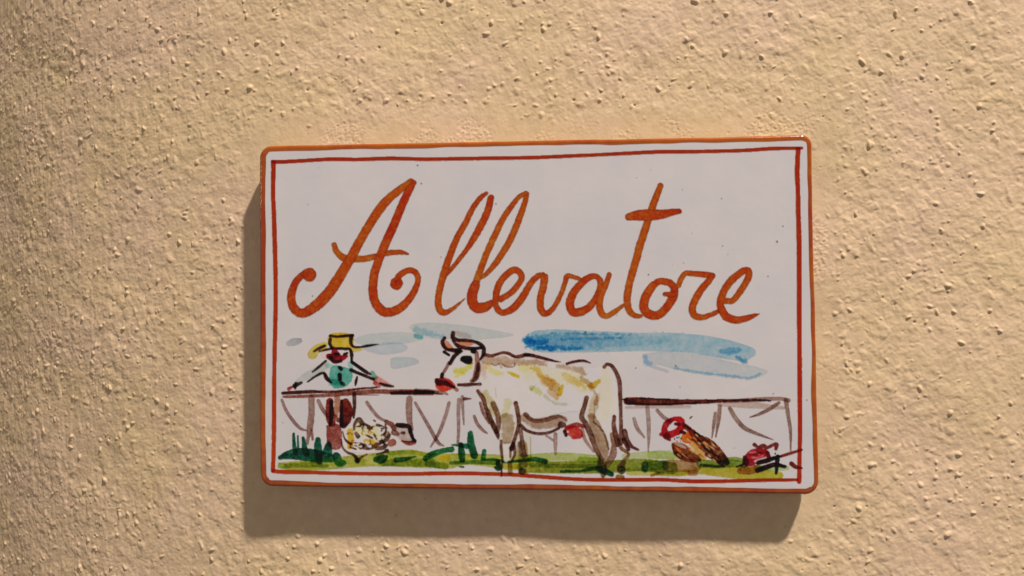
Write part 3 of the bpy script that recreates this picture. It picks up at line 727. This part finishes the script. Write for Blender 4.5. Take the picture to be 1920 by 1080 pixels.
# ---- hen
def draw_hen():
    hen = item('painted_hen', None, 'russet brown hen with a red head')
    zoom(1220, 730, 5.4)
    st([(180, 775, 110), (300, 775, 100), (420, 785, 110), (460, 790, 80)], (150, 116, 62), 0.75, (140, 96, 54), wet=0.35)
    st([(400, 845, 50), (450, 845, 50)], (160, 104, 84), 0.7, wet=0.3)
    st([(10, 872, 24), (90, 850, 16)], (150, 90, 50), 0.7)
    st([(430, 540, 70), (480, 610, 60), (530, 685, 60)], (198, 150, 70), 0.75, soft=2)
    st([(240, 565, 50), (290, 605, 110), (360, 655, 124), (440, 695, 80), (495, 715, 30)], (134, 58, 22), 0.93, (112, 46, 20), wet=0.2)
    st([(340, 375, 36), (410, 425, 46), (480, 500, 86), (560, 560, 124), (620, 605, 124), (680, 655, 100), (740, 715, 80), (775, 745, 44)], (120, 40, 22), 0.93, (112, 66, 30), wet=0.15)
    st([(720, 700, 90), (765, 740, 60)], (110, 98, 40), 0.7)
    for b in ([(450, 440, 30), (500, 520, 40), (580, 600, 30), (680, 690, 30)], [(260, 640, 24), (330, 690, 20), (420, 715, 14)], [(560, 660, 24), (660, 720, 26), (740, 780, 20)], [(225, 560, 10), (240, 650, 12), (310, 712, 10)],
              [(430, 410, 10), (520, 480, 10), (610, 550, 10)], [(540, 590, 16), (600, 640, 20)]):
        st(b, (70, 20, 14), 0.75)
    st([(365, 490, 96), (385, 500, 80)], (204, 112, 34), 0.95)
    st([(415, 440, 50)], (196, 84, 34), 0.9)
    st([(625, 560, 40), (645, 575, 40)], (92, 28, 28), 0.9)
    st([(685, 600, 34)], (120, 50, 40), 0.9)
    rf = np.random.default_rng(17)
    for k in range(40):
        u = rf.random(); w = rf.uniform(-1, 1)
        x = 380 + 340 * u + 55 * w; y = 440 + 270 * u - 60 * w
        if rf.random() < 0.4: x = 260 + 210 * u + 40 * w; y = 580 + 110 * u - 50 * w
        L_ = rf.uniform(20, 60)
        st([(x, y, rf.uniform(8, 16)), (x + 0.5 * L_, y + 0.36 * L_, rf.uniform(8, 18)), (x + L_, y + 0.8 * L_, 5)],
           [(196, 128, 56), (62, 18, 14), (150, 60, 26), (206, 168, 110)][int(rf.integers(4))], 0.8, over=True)
    rr = np.random.default_rng(3)
    for k in range(12):
        st([(rr.uniform(235, 310), rr.uniform(480, 555), rr.uniform(6, 12))], (60, 40, 40), 0.8)
    st([(220, 520, 20), (290, 560, 30), (350, 590, 20)], (206, 190, 170), 0.5, over=True)
    item('head', hen)
    st([(245, 295, 36), (300, 312, 60), (312, 370, 66), (282, 420, 64), (220, 450, 60), (160, 465, 70), (140, 400, 52), (170, 340, 54), (235, 298, 36)], (182, 24, 30), 0.95, (158, 16, 28))
    st([(105, 455, 32)], (150, 24, 40), 0.93)
    st([(165, 475, 64), (195, 512, 20)], (116, 12, 26), 0.85)
    st([(290, 310, 40)], (205, 80, 60), 0.6)
    st([(250, 350, 26), (290, 355, 30)], (90, 12, 20), 0.8)
    st([(330, 350, 30), (400, 400, 30)], (112, 24, 24), 0.85)
    st([(310, 430, 34), (340, 440, 30)], (70, 20, 16), 0.85)

# ---- wheelbarrow
def draw_barrow():
    wb = item('painted_wheelbarrow', None, 'red heaped wheelbarrow')
    zoom(1220, 730, 5.4)
    st([(910, 825, 60), (1000, 812, 84), (1100, 800, 50)], (150, 92, 44), 0.85, wet=0.3)
    fill([(940, 730), (960, 660), (1010, 615), (1090, 595), (1170, 610), (1205, 650), (1210, 700), (1150, 720), (1090, 750), (1000, 775), (950, 765)], (162, 22, 36), 0.95, (134, 16, 26))
    st([(955, 690, 40), (965, 740, 60)], (84, 12, 20), 0.75)
    for b in ([(1000, 640, 16), (1060, 640, 14), (1100, 660, 16)], [(1030, 690, 14), (1090, 690, 16), (1140, 670, 14)]):
        st(b, (226, 120, 120), 0.7, over=True)
    st([(1040, 660, 14), (1120, 640, 16)], (90, 8, 20), 0.6)
    st([(1060, 728, 20), (1110, 710, 16), (1165, 690, 12)], (206, 190, 190), 0.85, over=True)
    st([(1050, 560, 34), (1090, 585, 26), (1140, 572, 40), (1180, 590, 30), (1240, 562, 30), (1276, 558, 34), (1268, 602, 30)], (118, 44, 40), 0.9, wet=0.2)
    st([(1185, 640, 30), (1200, 690, 34)], (100, 20, 26), 0.8)
    K = (28, 10, 12)
    st([(1090, 742, 40), (1180, 722, 42), (1260, 692, 32), (1310, 680, 20)], K, 0.95)
    st([(1080, 822, 44), (1160, 792, 48), (1260, 762, 40), (1360, 782, 30)], (46, 16, 16), 0.95, K)
    st([(1285, 682, 40), (1280, 760, 38), (1270, 852, 22)], (18, 8, 10), 0.97)
    st([(868, 786, 14), (930, 764, 22)], (50, 20, 16), 0.8)
    st([(1262, 650, 14)], K, 0.9)
    st([(1310, 680, 24), (1400, 652, 28), (1530, 612, 20)], (124, 36, 28), 0.92)
    st([(1425, 752, 40), (1470, 785, 36), (1532, 798, 14)], (116, 38, 24), 0.92)

# ---- frame line
LINE = (164, 50, 14); LINE2 = (178, 66, 14)
def draw_frame():
    zoom(0, 0, 1)
    kw = dict(op=0.97, wet=0.0, grain=0.08, edgec=0.25, k=1.0)
    item('painted_border_line')
    st([(511, 303, 7), (530, 303.4, 7.5), (586, 300.2, 7), (628, 298.2, 7.4), (669, 299, 7), (732, 297, 7.4), (794, 298.4, 6.8), (860, 297.6, 7), (930, 296.5, 7), (1000, 295.4, 7), (1060, 292.8, 7), (1120, 290.2, 6.6), (1180, 287.2, 7), (1240, 284.6, 7.2), (1302, 284.2, 7), (1365, 283, 6.8), (1407, 281.3, 7), (1448, 278.6, 7), (1503, 277.6, 6)], LINE, col2=(160, 54, 16), **kw)
    item('painted_border_line')
    st([(512.8, 304, 9), (512.4, 340, 8.4), (512.2, 370, 8.2), (513.6, 400, 8.4), (515, 450, 8.6), (516.4, 500, 8.4), (516.8, 550, 8), (516.4, 600, 8.2), (515, 660, 8), (514.2, 720, 8), (513.8, 790, 8.4), (513.4, 830, 8.2), (512.6, 860, 8), (511.6, 882, 8)], LINE, col2=LINE2, **kw)
    item('painted_border_line')
    st([(512, 883.4, 7), (530, 884.6, 8), (560, 885.2, 7.4), (600, 886.2, 7), (640, 887.4, 6.8), (690, 888.2, 7), (760, 888.4, 7), (800, 888, 7.4), (850, 887.2, 7.6), (900, 888, 7.2), (960, 890, 7.2), (1010, 893.6, 7.4), (1060, 897.2, 7), (1110, 899.4, 7), (1170, 899.8, 7.2), (1240, 899.4, 7), (1300, 902.4, 7.6), (1360, 902, 7), (1420, 900.6, 6.6), (1494, 899.4, 6)], LINE2, col2=LINE, **kw)
    item('painted_border_line')
    st([(1496.6, 280, 9), (1495.4, 300, 9), (1495, 330, 9.4), (1496.4, 365, 8.4), (1496.6, 400, 9), (1498, 440, 9.4), (1498.4, 500, 9), (1498.6, 560, 9.2), (1498.8, 620, 8.8), (1499.4, 700, 8.8), (1499.8, 770, 8.6), (1500, 820, 8.2), (1499, 860, 8), (1498.4, 903, 8.6)], LINE, col2=(170, 48, 20), **kw)

# ---- lettering "Allevatore"
def draw_letters():
    O1 = (182, 74, 12); O2 = (172, 56, 14); OY_ = (184, 100, 20)
    kw = dict(wet=0.0, grain=0.0, edgec=0.5, k=1.04, over=True)
    def s(p, c=O1, c2=O2, op=0.96):
        op = 1.0 if op > 0.9 else op
        red = lambda q: None if q is None else (0.5 * q[0] + 86, 0.5 * q[1] + 40, 0.5 * q[2] + 4)
        st(p, red(c), op, col2=red(c2), **kw)
    zoom(510, 320, 3.6)
    item('letter')
    s([(420, 500, 36), (440, 550, 42), (490, 590, 48), (570, 596, 46), (640, 592, 42), (720, 572, 38), (800, 554, 36), (870, 550, 32), (920, 563, 12)], (186, 112, 24), (180, 92, 20), 0.95)
    s([(940, 72, 40), (870, 122, 50), (790, 188, 58), (735, 248, 62), (660, 362, 60), (590, 482, 60), (530, 592, 64), (470, 692, 70), (400, 802, 74), (320, 892, 74), (240, 950, 66), (190, 960, 60), (150, 930, 58), (130, 870, 56), (140, 800, 52), (175, 732, 46), (225, 690, 46)], OY_, O2)
    s([(252, 702, 92)], O2, None)
    s([(955, 82, 40), (915, 152, 52), (870, 252, 56), (820, 372, 58), (770, 482, 60), (725, 592, 58), (690, 702, 58), (682, 812, 60), (698, 890, 60), (742, 945, 64), (790, 955, 60), (860, 930, 58), (925, 868, 50), (972, 790, 42), (986, 730, 40), (970, 688, 40), (930, 672, 40), (885, 688, 40), (850, 718, 42)], (172, 44, 14), O1)
    s([(840, 762, 84)], (176, 62, 14), None)
    s([(845, 758, 40)], (160, 40, 14), None, 0.7)
    zoom(790, 330, 3.6)
    item('letter')
    s([(470, 145, 42), (450, 230, 48), (410, 320, 50), (360, 410, 46), (310, 490, 36), (250, 570, 32), (200, 630, 30), (168, 668, 22)], O2, O1)
    s([(440, 116, 26), (400, 147, 34), (350, 212, 38), (300, 312, 42), (240, 422, 44), (195, 532, 46), (155, 652, 50), (125, 762, 46), (113, 852, 46), (126, 905, 46), (156, 922, 40), (200, 904, 30), (250, 866, 20), (298, 824, 6)], (178, 70, 14), OY_)
    item('letter')
    s([(712, 120, 34), (695, 190, 40), (660, 290, 44), (610, 410, 46), (560, 500, 46), (500, 590, 42), (440, 660, 30), (400, 692, 20)], (182, 92, 18), (184, 104, 24))
    s([(705, 114, 30), (660, 142, 34), (610, 202, 38), (550, 292, 42), (500, 392, 44), (450, 502, 44), (410, 602, 44), (375, 700, 48)], (178, 88, 16), (186, 106, 22))
    s([(365, 735, 62), (345, 790, 68), (345, 848, 70), (375, 888, 70), (430, 884, 64), (478, 856, 44)], O2, (178, 64, 12))
    item('letter')
    s([(535, 830, 44), (600, 792, 40), (650, 738, 42), (678, 686, 42), (660, 646, 42), (622, 634, 46), (570, 670, 46), (525, 730, 46), (505, 800, 46), (500, 860, 40), (520, 905, 42), (555, 922, 44), (610, 900, 48), (660, 850, 50), (700, 790, 48), (740, 722, 44), (785, 677, 40), (820, 668, 40)], (184, 84, 18), (178, 68, 14))
    item('letter')
    s([(832, 682, 50), (825, 742, 50), (805, 822, 48), (805, 890, 48), (830, 928, 44), (870, 914, 38), (905, 870, 34), (945, 790, 34), (970, 722, 32), (985, 676, 34), (1030, 682, 30), (1090, 702, 24)], (178, 70, 14), (184, 98, 20))
    zoom(1000, 330, 3.6)
    item('letter')
    s([(450, 702, 40), (420, 676, 38), (370, 688, 46), (310, 740, 50), (265, 800, 54), (247, 866, 58), (265, 915, 56), (310, 918, 58), (370, 890, 50), (420, 830, 46), (450, 762, 46), (455, 712, 40)], (176, 58, 14), (180, 72, 14))
    s([(512, 666, 36), (490, 730, 38), (460, 800, 44), (447, 870, 46), (462, 928, 46), (500, 944, 38), (550, 915, 34), (612, 868, 22)], (182, 88, 18), (188, 112, 22))
    item('letter')
    s([(858, 66, 40), (830, 140, 46), (800, 220, 50), (765, 330, 50), (725, 450, 52), (690, 580, 52), (655, 700, 50), (636, 800, 50), (638, 880, 46), (662, 928, 40), (700, 945, 32), (730, 944, 22)], (178, 92, 16), (184, 104, 22))
    s([(642, 276, 46), (700, 266, 68), (790, 262, 74), (870, 258, 62), (940, 243, 46), (984, 239, 36)], (174, 66, 14), (170, 50, 14))
    item('letter')
    s([(900, 715, 48), (850, 712, 44), (800, 750, 54), (757, 820, 60), (747, 888, 62), (780, 932, 60), (840, 938, 58), (898, 890, 56), (942, 820, 58), (952, 756, 52), (915, 718, 48)], (182, 80, 18), (174, 60, 14))
    s([(888, 798, 30), (940, 800, 44)], (176, 70, 14), None)
    zoom(1150, 330, 3.6)
    item('letter')
    s([(440, 738, 36), (465, 682, 38), (492, 656, 36), (550, 660, 38), (620, 666, 42), (668, 672, 40)], (186, 100, 20), (178, 66, 14))
    s([(670, 672, 40), (640, 712, 44), (590, 772, 48), (550, 842, 50), (532, 900, 50), (552, 944, 46), (600, 954, 40), (660, 935, 34), (705, 915, 30)], (178, 74, 14), (182, 88, 16))
    item('letter')
    s([(760, 845, 40), (808, 838, 42), (860, 772, 44), (908, 692, 46), (914, 644, 44), (880, 640, 46), (812, 690, 50), (755, 760, 50), (725, 840, 50), (727, 890, 52), (762, 948, 56), (830, 972, 50), (900, 960, 42), (950, 942, 28), (986, 930, 8)], (182, 92, 20), (174, 64, 14))

def draw_specks():
    item('glaze_speck')
    zoom(0, 0, 1)
    r = np.random.default_rng(9)
    for x, y, d in ((783, 310, 3), (790, 344, 3), (1457, 453, 3.4), (1355, 461, 2), (1216, 515, 3), (1440, 518, 2.4), (1353, 372, 2), (1098, 623, 3), (1192, 690, 2.6), (586, 555, 2.6), (930, 382, 2.6), (1468, 424, 2.6), (827, 482, 2), (1267, 686, 3), (1513, 750, 2.4), (1450, 738, 2)):
        st([(x, y, d)], (80, 72, 76), 0.5, grain=0.1)
    for k in range(30):
        st([(r.uniform(525, 1490), r.uniform(310, 890), r.uniform(1.2, 2.4))], (130, 122, 124), 0.4, grain=0.1)

draw_meadow()
cur['tint'] = np.array([1.05, 0.94, 0.91]); draw_clouds()
cur['tint'] = np.array([0.84, 0.80, 0.78]); draw_fence()
cur['tint'] = np.array([0.92, 0.90, 0.90]); draw_farmer(); draw_sheep()
cur['k'] = 0.9; cur['tint'] = np.array([1.0, 0.97, 0.95]); draw_cow(); cur['k'] = 1.0
cur['tint'] = np.array([0.90, 0.84, 0.84]); draw_hen(); draw_barrow()
cur['tint'] = 1.0
cur['texw'] = 0.3; draw_frame(); cur['texw'] = 0.75; draw_letters(); cur['texw'] = 1.0; draw_specks()

# ------------------------------------------------------------------ the tile itself
tile = bpy.data.objects.new('ceramic_tile', None)
scene.collection.objects.link(tile)
tile.location = (0, 0, 0)
tile.empty_display_size = 0.05
tile['label'] = 'hand-painted glazed ceramic tile sign with a cow, farmer and orange lettering on the plaster wall'
tile['category'] = 'sign'

def tile_outline(inset_mm, n_side=260, n_arc=28, r_mm=(4.4, 3.6, 5.0, 5.0)):
    """rounded, very slightly uneven quadrilateral; points (x, z) in metres and outward normals"""
    cx, cz = on_tile(np.array([486.5, 1522.0, 1536.5, 486.0]), np.array([273.6, 252.2, 928.6, 913.2]))
    P = np.stack([cx, cz], 1)                      # TL, TR, BR, BL
    pts, nrm = [], []
    rc = np.array(r_mm) / 1000.0
    def edge(i):
        a, b = P[i], P[(i + 1) % 4]; d = (b - a) / np.linalg.norm(b - a)
        return a, b, d, np.array([-d[1], d[0]])     # clockwise order -> outward normal on the left
    for i in range(4):
        a, b, d, n = edge(i)
        _, _, d0, n0 = edge((i - 1) % 4)
        _, _, d1, n1 = edge((i + 1) % 4)
        r = rc[(i + 1) % 4]
        start, end = a + d * rc[i], b - d * r
        t = np.linspace(0, 1, n_side)[:, None]
        pts.append(start * (1 - t) + end * t); nrm.append(np.repeat(n[None], n_side, 0))
        c = b - d * r - n * r
        for k in range(1, n_arc):
            f = k / n_arc
            v = n * math.cos(f * math.pi / 2) + n1 * math.sin(f * math.pi / 2)
            v = v / np.linalg.norm(v)
            pts.append((c + v * r)[None]); nrm.append(v[None])
    pts = np.concatenate(pts); nrm = np.concatenate(nrm)
    w = fbm(pts[:, 0] * 45, pts[:, 1] * 45, 301, 3) * 0.00028
    return pts + nrm * w[:, None] - nrm * inset_mm / 1000.0, nrm

BEVEL = 1.15                                         # rounding of the glazed edge, mm
def ring_loop(ins_list, y_list):
    rings = []
    for ins, y in zip(ins_list, y_list):
        p, _ = tile_outline(ins)
        if np.ndim(y) == 0: y = np.full(len(p), y)
        rings.append(np.stack([p[:, 0], y, p[:, 1]], 1))
    return rings
def bridge(rings):
    n = len(rings[0]); V = np.concatenate(rings); F = []
    a = np.arange(n); b = (a + 1) % n
    for k in range(len(rings) - 1):
        F.append(np.stack([k * n + a, k * n + b, (k + 1) * n + b, (k + 1) * n + a], 1))
    return V, np.concatenate(F)

white_alb = WHITE * PAINT_K
# body: glazed face, rounded edge, sides down to the wall
ang = np.linspace(0, math.pi / 2, 12)
ins = [3.3] + [BEVEL * (1 - math.sin(a)) for a in ang] + [0.0, 0.35, 1.0, 3.4]
ys = [0.0] + [BEVEL / 1000 * (1 - math.cos(a)) for a in ang] + [0.0044, 0.0053, 0.0056, 0.0056]
rings = ring_loop(ins, ys)
V, F = bridge(rings)
n = len(rings[0])
body = mesh_obj('tile_body', V, F, GLAZE, tile, colors=np.repeat(white_alb[None], len(V), 0))
import bmesh
bm = bmesh.new(); bm.from_mesh(body.data); bm.verts.ensure_lookup_table()
fc = bm.faces.new([bm.verts[i] for i in range(n)][::-1]); fc.smooth = True
bmesh.ops.recalc_face_normals(bm, faces=bm.faces[:])
bm.to_mesh(body.data); bm.free()

# rim: the orange band brushed over the rounded edge
p0, nr = tile_outline(0.0)
wob = fbm(p0[:, 0] * 60 + 9, p0[:, 1] * 60, 311, 3)
inner = 2.3 + 0.5 * wob + 0.25 * (np.abs(nr[:, 0] + 1) < 0.5)              # mm of band seen from the front
inner = inner - 0.35 * (nr[:, 0] > 0.7) - 0.1 * (nr[:, 1] > 0.7)
lift = 0.000018
levels = np.concatenate([[0.0, 0.10, 0.22], np.linspace(0.3, 1, 16)])
rr_, cols = [], []
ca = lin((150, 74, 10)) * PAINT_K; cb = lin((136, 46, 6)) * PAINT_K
def arc_pos(s_mm):
    """distance s inward from the outline measured on the front -> (inset, depth) on the rounded edge"""
    s_mm = np.asarray(s_mm, float)
    q = np.clip(1 - s_mm / BEVEL, 0, 1)
    return s_mm, BEVEL * (1 - np.sqrt(np.maximum(1 - q * q, 0)))
hue = fbm(p0[:, 0] * 30, p0[:, 1] * 30 + 4, 321, 3) + 0.5 * fbm(p0[:, 0] * 420, p0[:, 1] * 420, 325, 2)
for lv in levels:
    s = inner * (1 - lv) + 0.0 * lv
    insm, dep = arc_pos(s)
    pp = p0 - nr * (insm / 1000.0)[:, None] + nr * lift * (lv > 0.3)
    rr_.append(np.stack([pp[:, 0], dep / 1000.0 - lift * (1 - 0.5 * lv), pp[:, 1]], 1))
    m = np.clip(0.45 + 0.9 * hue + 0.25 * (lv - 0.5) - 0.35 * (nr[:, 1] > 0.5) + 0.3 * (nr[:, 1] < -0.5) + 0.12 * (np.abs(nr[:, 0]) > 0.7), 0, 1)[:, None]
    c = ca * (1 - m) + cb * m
    cov = min(1.0, lv / 0.10)
    c = c * (0.72 if 0.05 < lv < 0.15 else 1.0)
    cols.append(white_alb * (1 - cov) + c * cov)
for yb in (0.0028, 0.0040):
    pp = p0 + nr * lift
    rr_.append(np.stack([pp[:, 0], np.full(len(pp), yb), pp[:, 1]], 1)); cols.append(cols[-1] * 0.9)
Vr, Fr = bridge(rr_)
rim = mesh_obj('painted_rim', Vr, Fr, RIM, tile, colors=np.concatenate(cols))
bm = bmesh.new(); bm.from_mesh(rim.data)
bmesh.ops.recalc_face_normals(bm, faces=bm.faces[:])
if sum(f.normal.y * f.calc_area() for f in bm.faces) > 0:
    bmesh.ops.reverse_faces(bm, faces=bm.faces[:])
bm.to_mesh(rim.data); bm.free()

bed_rings = ring_loop([3.3, 3.1, 2.8], [0.0054, 0.0066, THICK + 0.0004])
Vb, Fb = bridge(bed_rings)
rng_b = np.random.default_rng(5)
Vb = Vb + rng_b.normal(0, 0.00012, Vb.shape) * np.array([1, 0, 1])
mesh_obj('mortar_bed', Vb, Fb, PLASTER, tile)

# painted figures: every brushed thing is its own thin skin of pigment on the glaze
def build_paint():
    # full-strength pigment is denser than the pale washes
    ratio = np.clip(canvas / WHITE, 0.002, 1.3)
    dens = 1 - np.clip(ratio.min(-1), 0, 1)
    ratio = np.clip(ratio, 0, 1.06)
    # brush texture: grainy pigment, thin in places, pooled in others
    fine = fbm(gx / 1.7, gy / 1.7, 401, 2); mid = fbm(gx / 4.5, gy / 4.5, 405, 3); big = fbm(gx / 11, gy / 11, 409, 2)
    tex = 1 + texw * (0.4 + 0.6 * dens) * (0.34 * fine + 0.42 * mid + 0.25 * big)
    ratio = ratio ** ((1 + 0.22 * dens) * tex)[..., None]
    final = WHITE * ratio * (1 - 0.20 * dens ** 1.5)[..., None]
    pad = np.pad(final, ((1, 1), (1, 1), (0, 0)), mode='edge')
    corner = 0.25 * (pad[:-1, :-1] + pad[1:, :-1] + pad[:-1, 1:] + pad[1:, 1:])     # (SH+1, SW+1)
    cy, cx = np.mgrid[0:SH + 1, 0:SW + 1].astype(float)
    tx, tz = on_tile(cx + OX - 0.5, cy + OY - 0.5)
    objs = {}
    for i, (name, parent, label) in enumerate(items):
        yy, xx = np.nonzero(idmap == i)
        if len(yy) == 0: continue
        w = SW + 1
        q = np.stack([yy * w + xx, (yy + 1) * w + xx, (yy + 1) * w + xx + 1, yy * w + xx + 1], 1)
        u, inv = np.unique(q, return_inverse=True)
        V = np.stack([tx.ravel()[u], np.full(len(u), -0.000022), tz.ravel()[u]], 1)
        col = corner.reshape(-1, 3)[u] * PAINT_K
        par = tile if parent is None else objs.get(parent, tile)
        o = mesh_obj(name, V, inv.reshape(-1, 4), GLAZE, par, colors=col)
        if label: o['label'] = label
        if name == 'glaze_speck': o['kind'] = 'stuff'
        objs[i] = o
build_paint()
